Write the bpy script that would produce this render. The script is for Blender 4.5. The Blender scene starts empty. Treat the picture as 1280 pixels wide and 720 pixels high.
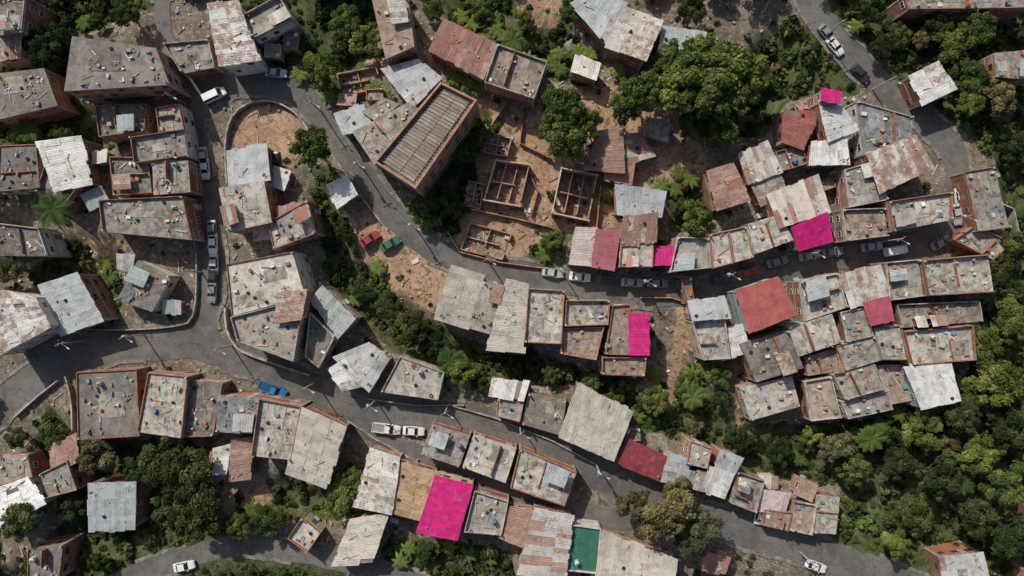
import bpy, math, random
import numpy as np
from mathutils import Vector, Matrix
random.seed(7); rng=np.random.default_rng(7)
R=random.random
def U(a,b): return a+(b-a)*random.random()
S=0.16; H=138.0
def W(px,py,z=0.0):
    f=S*(H-z)/H
    return ((px-640)*f,(360-py)*f)
scene=bpy.context.scene
scene.view_settings.view_transform='Standard'
scene.view_settings.look='None'; scene.view_settings.exposure=0
COL=scene.collection

# ------------------------------------------------------------ materials
class NT:
    def __init__(s,name):
        s.m=bpy.data.materials.new(name); s.m.use_nodes=True
        s.t=s.m.node_tree; s.n=s.t.nodes; s.n.clear()
        s.out=s.n.new('ShaderNodeOutputMaterial')
    def N(s,ty,**k):
        n=s.n.new(ty)
        for a,b in k.items(): setattr(n,a,b)
        return n
    def L(s,a,b): s.t.links.new(a,b)
    def pos(s): return s.N('ShaderNodeNewGeometry').outputs['Position']
    def noise(s,scale,detail=5,rough=.6,vec=None):
        n=s.N('ShaderNodeTexNoise'); n.inputs['Scale'].default_value=scale
        n.inputs['Detail'].default_value=min(detail,5 if scale<1 else 3.5); n.inputs['Roughness'].default_value=rough
        s.L(vec if vec is not None else s.pos(),n.inputs['Vector']); return n.outputs['Fac']
    def rng(s,v,a,b,c,d):
        n=s.N('ShaderNodeMapRange'); s.L(v,n.inputs[0])
        for i,x in enumerate((a,b,c,d)): n.inputs[i+1].default_value=x
        return n.outputs[0]
    def math(s,op,a,b):
        n=s.N('ShaderNodeMath',operation=op)
        for i,x in enumerate((a,b)):
            if isinstance(x,(int,float)): n.inputs[i].default_value=x
            else: s.L(x,n.inputs[i])
        return n.outputs[0]
    def mix(s,f,a,b,mode='MIX'):
        n=s.N('ShaderNodeMix',data_type='RGBA',blend_type=mode)
        for i,x in ((0,f),(6,a),(7,b)):
            if isinstance(x,(int,float)): n.inputs[i].default_value=x
            elif isinstance(x,tuple): n.inputs[i].default_value=(*x,1)
            else: s.L(x,n.inputs[i])
        return n.outputs[2]
    def scale(s,c,f):
        n=s.N('ShaderNodeVectorMath',operation='SCALE')
        s.L(c,n.inputs[0])
        if isinstance(f,(int,float)): n.inputs[3].default_value=f
        else: s.L(f,n.inputs[3])
        return n.outputs[0]
    def attr(s,name='tint'):
        n=s.N('ShaderNodeAttribute',attribute_name=name); return n
    def bsdf(s,col,rough=.85,metal=0,bump=None,bs=.3,bd=.05,spec=.3):
        b=s.N('ShaderNodeBsdfPrincipled')
        if isinstance(col,tuple): b.inputs['Base Color'].default_value=(*col,1)
        else: s.L(col,b.inputs['Base Color'])
        if isinstance(rough,(int,float)): b.inputs['Roughness'].default_value=rough
        else: s.L(rough,b.inputs['Roughness'])
        b.inputs['Metallic'].default_value=metal
        b.inputs['Specular IOR Level'].default_value=spec
        if bump is not None:
            bn=s.N('ShaderNodeBump'); bn.inputs['Strength'].default_value=bs; bn.inputs['Distance'].default_value=bd
            s.L(bump,bn.inputs['Height']); s.L(bn.outputs[0],b.inputs['Normal'])
        s.L(b.outputs[0],s.out.inputs[0]); return b

def mat_concrete():
    t=NT('weathered_concrete'); a=t.attr()
    big=t.rng(t.noise(.18,6,.6),.3,.7,.74,1.14)
    mid=t.noise(.75,9,.76); st=t.rng(mid,.46,.57,0,1)
    st=t.math('MULTIPLY',st,a.outputs['Alpha'])
    fine=t.rng(t.noise(5,4,.7),.3,.7,.78,1.18)
    c=t.scale(a.outputs['Color'],t.math('MULTIPLY',big,fine))
    c=t.mix(t.math('MULTIPLY',st,.8),c,t.mix(1.0,t.scale(c,.38),(1.0,.96,.88),'MULTIPLY'))
    bl=t.rng(t.noise(.28,9,.7),.53,.62,0,.6)
    c=t.mix(t.math('MULTIPLY',bl,a.outputs['Alpha']),c,t.scale(c,.46))
    li=t.rng(t.noise(.5,7,.72),.55,.64,0,.5)
    c=t.mix(li,c,t.scale(c,1.38))
    br=t.rng(t.noise(.33,8,.72),.54,.66,0,.5)
    c=t.mix(t.math('MULTIPLY',br,a.outputs['Alpha']),c,(.20,.145,.105))
    t.bsdf(c,.92,0); return t.m
def mat_metal():
    t=NT('corrugated_sheet'); a=t.attr()
    n=t.noise(.9,9,.75)
    thr=t.math('SUBTRACT',1.0,a.outputs['Alpha'])
    d=t.math('SUBTRACT',n,t.math('MULTIPLY',thr,.72))
    f=t.rng(d,0.03,.17,0,1)
    fine=t.rng(t.noise(4,5,.7),.3,.7,.78,1.12)
    c=t.scale(a.outputs['Color'],fine)
    rust=t.mix(t.rng(t.noise(2.2,6,.7),.35,.65,0,1),(.16,.078,.052),(.31,.195,.15))
    c=t.mix(t.math('MULTIPLY',f,.85),c,rust)
    dk=t.rng(t.noise(.35,8,.68),.48,.62,0,.55)
    c=t.mix(dk,c,t.scale(c,.5))
    grime=t.rng(t.noise(.8,8,.75),.53,.66,0,.6)
    c=t.mix(grime,c,(.19,.17,.145))
    t.bsdf(c,.65,0.03,spec=.35); return t.m
def mat_paint():
    t=NT('bright_painted_sheet'); a=t.attr()
    f=t.rng(t.noise(.6,7,.7),.3,.72,.68,1.12)
    c=t.scale(a.outputs['Color'],f)
    dust=t.rng(t.noise(.9,8,.75),.53,.7,0,.25)
    c=t.mix(dust,c,(.33,.26,.24))
    t.bsdf(c,.65,0,spec=.25); return t.m
def mat_brick():
    t=NT('clay_brick_wall'); a=t.attr()
    sp=t.N('ShaderNodeSeparateXYZ'); t.L(t.pos(),sp.inputs[0])
    cb=t.N('ShaderNodeCombineXYZ')
    t.L(t.math('ADD',t.math('MULTIPLY',sp.outputs[0],.9),t.math('MULTIPLY',sp.outputs[1],.75)),cb.inputs[0]); t.L(sp.outputs[2],cb.inputs[1])
    b=t.N('ShaderNodeTexBrick'); t.L(cb.outputs[0],b.inputs['Vector'])
    b.inputs['Scale'].default_value=1; b.inputs['Brick Width'].default_value=.4; b.inputs['Row Height'].default_value=.22
    b.inputs['Mortar Size'].default_value=.018
    b.inputs['Color1'].default_value=(1,1,1,1); b.inputs['Color2'].default_value=(.75,.72,.7,1); b.inputs['Mortar'].default_value=(.95,.9,.85,1)
    f=t.rng(t.noise(.6,8,.7),.3,.7,.62,1.2)
    c=t.mix(1.0,t.scale(a.outputs['Color'],f),b.outputs['Color'],'MULTIPLY')
    pl=t.math('MULTIPLY',t.rng(t.noise(.4,6,.6),.54,.58,0,1),a.outputs['Alpha'])
    c=t.mix(pl,c,(.38,.33,.28))
    t.bsdf(c,.9,0); return t.m
def mat_simple(name,col,rough=.7,metal=0,var=.25,sc=2.0,tint=False,spec=.3):
    t=NT(name)
    f=t.rng(t.noise(sc,6,.65),.3,.7,1-var,1+var*.6)
    if tint: c=t.scale(t.attr().outputs['Color'],f)
    else:
        rgb=t.N('ShaderNodeRGB'); rgb.outputs[0].default_value=(*col,1); c=t.scale(rgb.outputs[0],f)
    t.bsdf(c,rough,metal,None,spec=spec); return t.m
def mat_asphalt():
    t=NT('worn_asphalt')
    a=t.noise(.12,6,.6); b=t.noise(.9,9,.76); c0=t.noise(7,4,.7)
    c=t.mix(t.rng(a,.35,.65,0,1),(.082,.080,.077),(.145,.138,.13))
    c=t.mix(t.rng(b,.50,.60,0,.65),c,(.058,.057,.056))
    c=t.mix(t.rng(t.noise(.45,8,.74),.53,.66,0,.6),c,(.20,.18,.155))
    c=t.scale(c,t.rng(c0,.3,.7,.8,1.2))
    v=t.N('ShaderNodeTexVoronoi',feature='DISTANCE_TO_EDGE'); v.inputs['Scale'].default_value=.22
    wn=t.N('ShaderNodeVectorMath',operation='ADD'); t.L(t.pos(),wn.inputs[0])
    nn=t.N('ShaderNodeTexNoise'); nn.inputs['Scale'].default_value=.8; t.L(t.pos(),nn.inputs['Vector'])
    t.L(t.scale(nn.outputs['Color'],2.5),wn.inputs[1]); t.L(wn.outputs[0],v.inputs['Vector'])
    cr=t.rng(v.outputs['Distance'],0,.025,.5,0)
    c=t.mix(cr,c,(.04,.04,.038))
    t.bsdf(c,.9,0); return t.m
def mat_ground():
    t=NT('hillside_ground'); a=t.attr('zone')
    sp=t.N('ShaderNodeSeparateColor'); t.L(a.outputs['Color'],sp.inputs[0])
    veg,dirt=sp.outputs[0],sp.outputs[1]
    n1=t.noise(.25,9,.72); n2=t.noise(.99,9,.78); n3=t.noise(6,5,.7)
    grey=t.mix(t.rng(n1,.4,.6,0,1),(.12,.098,.076),(.225,.195,.165))
    grey=t.mix(t.rng(n2,.5,.6,0,.8),grey,(.10,.082,.062))
    grey=t.mix(t.rng(n2,.38,.44,.8,0),grey,(.34,.305,.265))
    n5=t.noise(.5,9,.74)
    grey=t.mix(t.rng(n5,.54,.6,0,.8),grey,(.055,.072,.030))
    soil=t.mix(t.rng(n1,.4,.62,0,1),(.27,.17,.11),(.42,.295,.205))
    soil=t.mix(t.rng(n2,.5,.6,0,.8),soil,(.18,.112,.073))
    soil=t.mix(t.rng(n2,.36,.43,.7,0),soil,(.46,.38,.30))
    soil=t.mix(t.rng(n5,.54,.6,0,.8),soil,(.075,.09,.036))
    grass=t.mix(t.rng(n2,.4,.6,0,1),(.026,.040,.015),(.075,.10,.036))
    grass=t.mix(t.rng(n1,.50,.62,0,.75),grass,(.15,.115,.075))
    wob=t.math('MULTIPLY',t.math('SUBTRACT',n2,.5),.9)
    c=t.mix(t.rng(t.math('ADD',dirt,wob),.4,.6,0,1),grey,soil)
    c=t.mix(t.rng(t.math('ADD',veg,wob),.38,.6,0,1),c,grass)
    c=t.scale(c,t.rng(n3,.3,.7,.72,1.28))
    t.bsdf(c,.95,0,n2,.6,.25,.1); return t.m
def mat_leaf():
    t=NT('leaf_foliage'); a=t.attr()
    oi=t.N('ShaderNodeObjectInfo')
    c=t.mix(oi.outputs['Random'],t.mix(1.0,t.scale(a.outputs['Color'],.74),(.95,1,1.1),'MULTIPLY'),t.mix(1.0,t.scale(a.outputs['Color'],1.22),(1.22,1.0,.9),'MULTIPLY'))
    c=t.scale(c,t.rng(t.noise(.08,3,.5),.35,.65,.7,1.25))
    d=t.N('ShaderNodeBsdfDiffuse'); t.L(c,d.inputs[0])
    tr=t.N('ShaderNodeBsdfTranslucent'); t.L(t.mix(1.0,c,(1.1,1.12,.65),'MULTIPLY'),tr.inputs[0])
    m=t.N('ShaderNodeMixShader'); m.inputs[0].default_value=.25; t.L(d.outputs[0],m.inputs[1]); t.L(tr.outputs[0],m.inputs[2])
    t.L(m.outputs[0],t.out.inputs[0]); return t.m
M={}
M['conc']=mat_concrete(); M['metal']=mat_metal(); M['paint']=mat_paint(); M['brick']=mat_brick()
M['tinted']=mat_simple('painted_misc',(1,1,1),.6,tint=True)
M['glass']=mat_simple('dark_window_glass',(.02,.025,.03),.12,0,.1,spec=.6)
M['bark']=mat_simple('bark',(.13,.10,.075),.95,0,.35)
M['asph']=mat_asphalt(); M['ground']=mat_ground(); M['leaf']=mat_leaf()
M['rubber']=mat_simple('tyre_rubber',(.02,.02,.02),.9)
t=NT('car_paint'); a=t.attr(); bb=t.bsdf(t.scale(a.outputs['Color'],t.rng(t.noise(3,4),.3,.7,.88,1.05)),.35,0.1,spec=.5)
bb.inputs['Coat Weight'].default_value=.4; M['car']=t.m
MK=list(M.keys())

# ------------------------------------------------------------ mesh builder
def vary(c,a):
    f=1+U(-a,a); return tuple(min(.85,max(0,x*f)) for x in c[:3])
class MB:
    def __init__(s): s.v=[];s.f=[];s.m=[];s.c=[]
    def poly(s,pts,mat,col=(1,1,1,0)):
        i=len(s.v); s.v.extend([tuple(p) for p in pts]); s.f.append(tuple(range(i,i+len(pts)))); s.m.append(mat)
        s.c.append(col if len(col)==4 else (*col,0.5))
    def prism(s,p2,z0,z1,mat,col=(1,1,1,0),top=True,bot=False):
        n=len(p2)
        z0=z0 if hasattr(z0,'__len__') else [z0]*n; z1=z1 if hasattr(z1,'__len__') else [z1]*n
        ar=sum(p2[i][0]*p2[(i+1)%n][1]-p2[(i+1)%n][0]*p2[i][1] for i in range(n))
        if ar<0: p2=p2[::-1]; z0=z0[::-1]; z1=z1[::-1]
        for i in range(n):
            j=(i+1)%n
            s.poly([(*p2[i],z0[i]),(*p2[j],z0[j]),(*p2[j],z1[j]),(*p2[i],z1[i])],mat,col)
        if top: s.poly([(*p2[i],z1[i]) for i in range(n)],mat,col)
        if bot: s.poly([(*p2[i],z0[i]) for i in range(n)][::-1],mat,col)
    def box(s,c,d,z0,z1,ang,mat,col=(1,1,1,0)):
        ca,sa=math.cos(ang),math.sin(ang)
        p=[(c[0]+x*d[0]/2*ca-y*d[1]/2*sa,c[1]+x*d[0]/2*sa+y*d[1]/2*ca) for x,y in((-1,-1),(1,-1),(1,1),(-1,1))]
        s.prism(p,z0,z1,mat,col)
    def cyl(s,a,b,r0,r1,n,mat,col=(1,1,1,0),cap=True):
        a=Vector(a);b=Vector(b);d=(b-a).normalized(); x=d.orthogonal().normalized(); y=d.cross(x)
        r=[[c+(x*math.cos(k*2*math.pi/n)+y*math.sin(k*2*math.pi/n))*q for k in range(n)] for c,q in((a,r0),(b,r1))]
        for k in range(n):
            l=(k+1)%n; s.poly([r[0][k],r[0][l],r[1][l],r[1][k]],mat,col)
        if cap: s.poly(r[1],mat,col); s.poly(r[0][::-1],mat,col)
    def mesh(s,name):
        me=bpy.data.meshes.new(name); me.from_pydata(s.v,[],s.f)
        used=sorted(set(s.m),key=MK.index); ix={k:i for i,k in enumerate(used)}
        for k in used: me.materials.append(M[k])
        me.polygons.foreach_set('material_index',[ix[k] for k in s.m])
        at=me.attributes.new('tint','FLOAT_COLOR','FACE'); at.data.foreach_set('color',np.array(s.c,dtype=np.float32).ravel())
        me.update(); return me
    def obj(s,name,parent=None,off=(0,0,0)):
        if not s.f: return None
        if off!=(0,0,0): s.v=[(a-off[0],b-off[1],c-off[2]) for a,b,c in s.v]
        o=bpy.data.objects.new(name,s.mesh(name)); COL.objects.link(o)
        if parent: o.parent=parent
        else: o.location=off
        return o
def empty(name,loc=(0,0,0)):
    o=bpy.data.objects.new(name,None); o.location=loc; o.empty_display_size=.5; COL.objects.link(o); return o

# ------------------------------------------------------------ roads
ROADS=[
 ([(-160,640),(-60,570),(0,508),(40,476),(90,446),(140,434),(200,430),(250,432),(300,448),(350,466),(400,490),(460,510),(520,518),(580,522),(640,540),(700,565),(755,595),(820,625),(900,655),(980,678),(1050,700),(1130,730),(1250,790)],39),
 ([(262,440),(256,400),(263,365),(266,320),(262,275),(253,230),(245,185),(241,145),(262,115),(305,103),(355,108),(392,135),(415,165),(440,203),(470,243),(500,277),(532,305),(575,325),(625,337),(690,350),(760,362),(830,368),(900,360),(960,344),(1020,326),(1080,318),(1140,306),(1185,288),(1200,262),(1198,225),(1188,185),(1150,145),(1100,105),(1060,65),(1025,20),(1000,-30),(985,-130)],31),
 ([(425,515),(475,545),(530,572),(590,598),(650,622),(720,640),(790,650),(860,656)],24),
 ([(60,790),(150,728),(220,702),(290,682),(350,686),(430,702),(520,728),(600,790)],26),
 ([(262,120),(232,105),(215,70),(205,30),(195,-60),(190,-140)],20),
]
def smooth(pts,step=6):
    P=[pts[0]]+pts+[pts[-1]]; out=[]
    for i in range(1,len(P)-2):
        p0,p1,p2,p3=[np.array(q,float) for q in P[i-1:i+3]]
        n=max(2,int(np.linalg.norm(p2-p1)/step))
        for k in range(n):
            t=k/n; out.append(.5*((2*p1)+(-p0+p2)*t+(2*p0-5*p1+4*p2-p3)*t*t+(-p0+3*p1-3*p2+p3)*t**3))
    out.append(np.array(P[-1],float)); return np.array(out)
RS=[(np.array([W(*p) for p in smooth(a)]),w*S/2) for a,w in ROADS]

# ------------------------------------------------------------ houses list  kind,h, quad px (TL TR BR BL)
HS=[
('cd',9,90,45,195,60,212,106,80,114),('mw',7,262,8,296,2,322,75,276,82),('c',6,305,20,350,-4,368,25,318,50),
('c',4,205,55,262,50,270,84,228,92),('c',5,195,135,225,130,232,165,200,170),('c',6,165,172,230,162,235,196,170,205),
('cd',5,138,196,185,197,190,242,143,245),('c',6,190,200,235,200,238,240,192,244),('mw',5,50,180,100,172,112,230,72,240),
('cd',5,0,182,45,180,50,235,-4,240),('c',6,125,250,230,245,242,300,130,290),('cd',5,-8,278,50,285,62,320,-6,320),
('cd',4,172,325,215,345,190,390,146,375),('mw',2.6,150,318,168,320,164,336,148,334),('mw',8,-14,362,45,372,64,408,-8,446),
('mb',5,50,357,98,342,130,400,78,418),('cd',6,-5,-5,35,-5,30,40,-5,45),('cd',5,-4,92,55,85,72,132,-4,150),
('cd',4,120,132,185,130,182,165,125,172),('c',4,60,205,100,235,80,262,48,240),('r',4,-6,45,28,45,25,70,-6,75),
('cd',5,96,465,172,461,176,545,98,550),('cl',5,186,465,236,470,228,548,172,540),('cd',4,236,475,280,478,268,545,230,546),
('cg',6,272,495,325,496,318,543,270,540),('cl',6,325,497,378,507,365,575,315,570),('t',6,380,510,430,535,406,610,360,590),
('mw',3,270,560,290,555,285,590,266,592),('r',3,292,550,315,548,310,598,288,600),('mb',4,112,605,170,602,168,660,112,662),
('white',5,-4,612,35,598,55,630,-6,662),('c',4,50,592,85,575,98,612,60,622),('cl',3,378,645,402,665,385,690,360,672),
('cd',4,35,685,80,680,75,724,35,724),('c',4,-6,570,35,568,42,598,-6,608),('r',3,62,560,95,545,100,575,70,588),
('cl',7,273,235,330,226,340,278,285,290),('cl',6,335,278,385,250,396,292,342,312),('r',5,346,262,375,254,378,268,350,276),('mb',4,285,190,332,182,338,225,290,232),
('cl',8,283,330,367,314,383,370,290,395),('c',8,289,396,382,372,368,452,298,426),('r',9,350,366,384,362,378,398,346,402),
('mix',5,388,374,404,358,444,398,424,420),('cd',5,388,390,420,420,400,460,382,445),('mix',4,420,448,460,430,486,450,462,488),('mw',4,412,462,432,450,452,482,430,488),
('cl',4,500,445,556,465,548,500,476,490),('mw',4,410,232,435,222,447,243,422,258),('mb',4,420,143,455,132,465,160,430,168),
('mb',5,478,88,520,75,550,100,515,135),('c',8,440,165,510,128,535,142,468,206),('c',5,452,140,480,122,500,130,470,152),
('big',12,551,103,597,126,520,237,468,203),
('rb',7,464,-4,510,-2,518,58,482,74),('r2',5,556,27,622,58,603,96,537,62),('t2',6,622,56,684,78,668,125,605,104),
('mb',5,715,4,745,-12,782,6,762,55),('rm',6,782,10,827,28,806,76,760,58),('mb',5,828,34,880,42,876,66,824,60),('rm',4,720,70,750,82,745,100,715,90),
('r',4,748,165,778,160,778,215,735,212),('rm',3,772,172,800,168,816,196,780,206),('t2',3,808,146,838,150,836,178,804,170),('rm',3,760,196,792,204,788,230,756,222),
('mb',5,770,232,830,240,825,270,772,266),('pw',5,720,287,745,288,738,332,712,330),('dpink',5.3,746,288,773,290,766,337,740,333),
('r',6,780,272,820,268,818,300,777,305),('cl',6,776,302,817,302,816,334,774,334),('pink',5.2,818,310,845,310,845,330,818,331),
('c',5,846,296,885,298,888,335,836,341),('cl',5.5,885,293,932,283,942,322,890,336),('cl',6,935,280,975,268,992,300,943,318),
('pink',6,988,285,1030,268,1040,300,998,312),('rm',6,960,245,1022,220,1035,265,974,284),('rw',5,925,195,960,178,975,215,935,230),
('r2',5,885,215,915,205,935,250,897,262),('mw',6,1022,128,1052,134,1072,162,1034,178),('mw',5.6,1015,180,1058,172,1060,205,1012,206),
('red2',5,980,137,1018,142,1004,186,978,178),('pink',7,1028,112,1052,117,1048,130,1026,126),('cg',6,1070,126,1140,146,1136,186,1080,194),
('rw',7,1085,193,1146,172,1166,210,1100,240),('cl',6,1055,212,1090,202,1110,250,1060,260),('cl',6,1108,252,1188,240,1188,275,1115,290),
('rb',5,1050,262,1105,260,1110,295,1055,302),('c',4,1204,215,1242,208,1262,285,1220,290),('mw',5,1138,95,1170,80,1192,112,1155,130),
('c',5,1243,66,1290,62,1290,100,1245,96),('c',4,1130,-6,1290,-8,1290,10,1135,12),('rw',4,935,225,968,215,985,240,950,255),('t2',4,968,190,1000,180,1010,205,975,215),
('c',3,1190,300,1216,282,1262,302,1240,326),('cl',7,1150,325,1235,318,1242,365,1158,370),('c',6,1105,328,1148,324,1154,370,1110,376),
('rw',6,1052,346,1100,332,1110,370,1062,384),('cl',6,998,352,1046,341,1058,384,1004,402),('red',8,922,365,972,348,993,392,936,415),
('mb',6,862,378,905,372,910,396,866,400),('cl',5.5,864,402,905,398,912,448,878,450),('mw',5,895,414,928,406,935,440,904,448),('cd',6,925,430,984,412,1005,460,945,478),
('cl',6,985,408,1040,392,1052,428,998,446),('dpink2',7,1080,380,1110,373,1115,400,1088,406),('c',6,1050,390,1082,384,1092,420,1058,428),
('t2',5,1118,380,1222,376,1226,402,1126,410),('cl',6,1128,414,1214,406,1218,450,1138,456),('c',5.5,1045,432,1092,420,1102,450,1056,464),
('cl',6,1092,410,1126,406,1134,450,1104,450),('cl',5,925,485,990,470,1000,508,938,526),('c',5,1040,468,1092,454,1106,486,1056,500),
('mw',6,1132,460,1188,456,1198,500,1150,510),('rb',4,1096,456,1130,456,1144,500,1112,506),('rb',4,1004,476,1038,470,1050,522,1012,526),
('c',4,1050,502,1110,488,1116,512,1060,524),('rb',4,1006,446,1044,436,1050,464,1010,470),('rb',3,850,345,862,345,868,378,856,380),
('t',6,565,334,604,346,582,410,544,398),('c',6,605,352,632,357,612,418,582,409),('t',6.5,633,351,659,356,652,440,609,436),
('cl',6,660,360,706,363,702,430,655,428),('cl',5.5,707,375,762,375,760,406,705,408),('rb',5,703,410,755,408,745,450,700,442),
('rb',5.5,765,382,788,380,788,444,756,443),('pink',6.5,788,392,810,392,810,443,789,443),('rb',5,752,446,808,446,805,470,752,468),
('mw',4,616,474,660,480,654,500,612,494),('c',3.5,622,497,655,503,650,528,620,520),('cd',3,660,490,708,500,702,545,652,530),
('t',5,724,482,790,515,766,575,700,545),('dred',4,784,550,832,572,825,600,772,578),('mb',4,836,568,862,576,855,606,826,600),
('c',5,862,550,890,560,884,586,858,580),('mw',4,885,582,915,592,905,622,878,612),('mb',5,900,562,925,572,918,590,895,582),('c',4,920,588,955,600,944,640,912,628),('mix',4,860,588,882,594,878,612,856,606),
('pw',3,950,612,985,616,980,640,946,636),('rb',3,955,636,990,640,985,664,952,656),('rb',3,990,625,1020,630,1014,668,986,662),('c',3,1020,618,1050,622,1045,668,1016,666),
('c',5,540,530,588,545,574,584,526,568),('cl',5,592,543,646,560,632,604,578,584),('cl',5.5,650,560,721,590,706,633,638,610),
('mix',5,464,562,500,572,490,640,446,632),('mixo',4.5,502,578,545,590,530,652,492,640),('pink',5.5,546,595,591,606,571,673,523,664),
('c',5,593,612,636,625,627,668,580,664),('r',5,637,634,666,638,655,682,628,672),('rw',5.5,668,636,714,645,704,722,648,716),
('green',4.5,716,655,751,660,746,716,708,712),('t',5,754,668,846,700,842,728,744,724),('t',4,440,650,486,640,466,702,418,706),
('mw',4,1172,695,1225,690,1236,724,1180,728),('rm',3,880,690,910,696,905,716,878,712),('r',4,500,575,520,580,512,600,500,596),
]
def ps(px,py,w,h,a):
    a=math.radians(a); return [(px+x*w/2*math.cos(a)-y*h/2*math.sin(a),py+x*w/2*math.sin(a)+y*h/2*math.cos(a)) for x,y in((-1,-1),(1,-1),(1,1),(-1,1))]
RUINS=[(2.6,620,200,662,206,650,258,605,250),(3,702,210,747,219,736,276,690,266),(1.3,588,278,640,292,628,325,575,312),(1.2,585,225,606,230,600,262,580,256),(1.5,610,165,640,172,634,196,604,190),(1.5,420,92,470,82,478,110,428,120),(1.2,262,565,268,560,262,600,256,602)]
# ------------------------------------------------------------ raster
GX0,GX1,GY0,GY1=-260,1540,-200,920; ST=3
gx=np.arange(GX0,GX1+1,ST); gy=np.arange(GY0,GY1+1,ST)
PX,PY=np.meshgrid(gx,gy); WX=(PX-640)*S; WY=(360-PY)*S
def inpoly(poly,X,Y):
    r=np.zeros(X.shape,bool); n=len(poly)
    for i in range(n):
        x1,y1=poly[i];x2,y2=poly[(i+1)%n]
        if y1==y2: continue
        c=((y1>Y)!=(y2>Y))&(X<(x2-x1)*(Y-y1)/(y2-y1)+x1); r^=c
    return r
VEG=[
 [(1235,330),(1290,300),(1600,250),(1600,950),(1050,950),(1060,690),(1060,610),(960,600),(830,545),(790,500),(810,462),(870,455),(930,530),(1050,530),(1200,512),(1232,420)],
 [(395,330),(430,310),(470,340),(500,380),(560,412),(620,440),(700,452),(750,472),(830,470),(840,545),(790,540),(720,480),(600,478),(560,468),(490,440),(440,400),(420,370)],
 [(520,0),(700,-60),(720,0),(720,40),(690,60),(620,50),(560,20)],[(640,60),(720,60),(760,70),(745,110),(690,100)],
 [(60,500),(90,550),(180,552),(262,560),(270,600),(360,600),(405,615),(440,575),(445,630),(430,650),(350,650),(300,665),(240,690),(160,700),(60,690),(90,600),(40,560)],
 [(-260,30),(90,40),(80,120),(180,165),(130,190),(0,180),(-260,180)],[(-260,-200),(480,-200),(480,20),(440,70),(380,50),(250,-10),(100,40),(40,60),(30,-10)],
 [(1060,30),(1110,-20),(1240,-200),(1540,-200),(1540,320),(1262,300),(1248,200),(1200,160),(1130,120),(1090,80)],
 [(480,675),(530,675),(640,690),(645,740),(470,740)],[(505,262),(560,205),(590,160),(612,150),(618,180),(600,215),(590,300),(545,290),(520,280)],
 [(360,55),(450,20),(480,70),(440,90),(420,130),(380,110),(340,85)],[(70,300),(150,295),(150,400),(110,400),(30,345)],[(390,205),(420,210),(440,260),(470,320),(500,350),(470,370),(410,340),(395,290)],
 [(840,190),(880,200),(900,262),(870,292),(835,292),(845,250)],[(850,100),(980,60),(985,130),(960,170),(880,170),(850,150)],
 [(660,290),(710,285),(708,335),(660,330)],[(600,130),(625,140),(615,170),(596,165)],[(940,655),(1100,640),(1150,720),(1060,690)],[(-260,500),(-10,530),(0,570),(-10,760),(-260,900)],
 [(60,690),(220,690),(150,725),(40,760),(-200,920),(-260,860)],[(300,690),(440,710),(520,735),(560,920),(60,920),(160,735)],
 [(620,728),(1000,740),(1100,920),(600,920)],[(940,60),(1000,20),(1050,75),(1080,120),(1010,120),(975,130)],[(990,-200),(1240,-200),(1120,0),(1070,50),(1040,20)],[(500,-200),(980,-200),(990,-20),(500,-10)],
]
DIRT=[[(590,180),(620,130),(700,110),(760,100),(850,120),(885,200),(880,235),(830,245),(770,285),(700,290),(650,325),(575,320),(565,280),(590,250)],
 [(640,-20),(715,-20),(700,35),(650,30)],[(295,150),(320,130),(370,140),(388,165),(372,205),(340,225),(295,190)],[(420,255),(460,250),(490,290),(560,330),(560,390),(500,370),(450,330)],
 [(480,310),(560,335),(550,395),(500,372)],[(240,560),(320,590),(350,630),(280,650)],[(420,70),(500,70),(540,60),(620,110),(610,140),(560,100)],[(100,300),(160,300),(150,350),(110,340)],[(800,150),(880,190),(860,230),(820,220)],
 [(840,440),(870,450),(840,520),(790,490)],[(850,345),(868,345),(860,455),(840,450)],[(660,610),(780,640),(770,660),(700,650)],[(900,500),(940,530),(1000,560),(930,560)],[(1225,410),(1250,400),(1240,470),(1222,460)]]
veg=np.zeros(PX.shape); dirt=np.zeros(PX.shape)
for p in VEG: veg[inpoly(p,PX,PY)]=1
for p in DIRT:
    m=inpoly(p,PX,PY); dirt[m]=1; veg[m]*=.35
outer=(PX<-30)|(PX>1310)|(PY<-30)|(PY>750); veg[outer]=1
def blur(a,n):
    for _ in range(n):
        a=np.pad(a,1,mode='edge'); a=(a[:-2,1:-1]+a[2:,1:-1]+a[1:-1,:-2]+a[1:-1,2:]+a[1:-1,1:-1])/5
    return a
vegb=blur(veg,4); dirtb=blur(dirt,3)
rd=np.full(PX.shape,99.)
for pts,hw in RS:
    for x,y in pts:
        d=np.hypot(WX-x,WY-y)-hw; np.minimum(rd,d,out=rd)
bm=np.zeros(PX.shape,bool)
for h in HS:
    q=[W(h[2+2*i],h[3+2*i],h[1]) for i in range(4)]; bm|=inpoly(q,WX,WY)
for h in RUINS:
    q=[W(h[1+2*i],h[2+2*i],h[0]) for i in range(4)]; bm|=inpoly(q,WX,WY)
def vnoise(scale,seed):
    r=np.random.default_rng(seed); n=64; g=r.random((n,n))
    fx=(WX/scale)%(n-1); fy=(WY/scale)%(n-1); ix=fx.astype(int); iy=fy.astype(int); tx=fx-ix; ty=fy-iy
    tx=tx*tx*(3-2*tx); ty=ty*ty*(3-2*ty)
    return (g[iy,ix]*(1-tx)+g[iy,ix+1]*tx)*(1-ty)+(g[iy+1,ix]*(1-tx)+g[iy+1,ix+1]*tx)*ty
mask=np.clip((rd-1.5)/9,0,1); mask=mask*mask*(3-2*mask)
TZ=-0.06+mask*(-2.6*blur(veg,20)+ (vnoise(14,1)-.5)*1.2+(vnoise(4,2)-.5)*.6)+ (mask>0.02)*(vnoise(1.3,3)-.5)*.12*np.minimum(1,mask*8)
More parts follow.
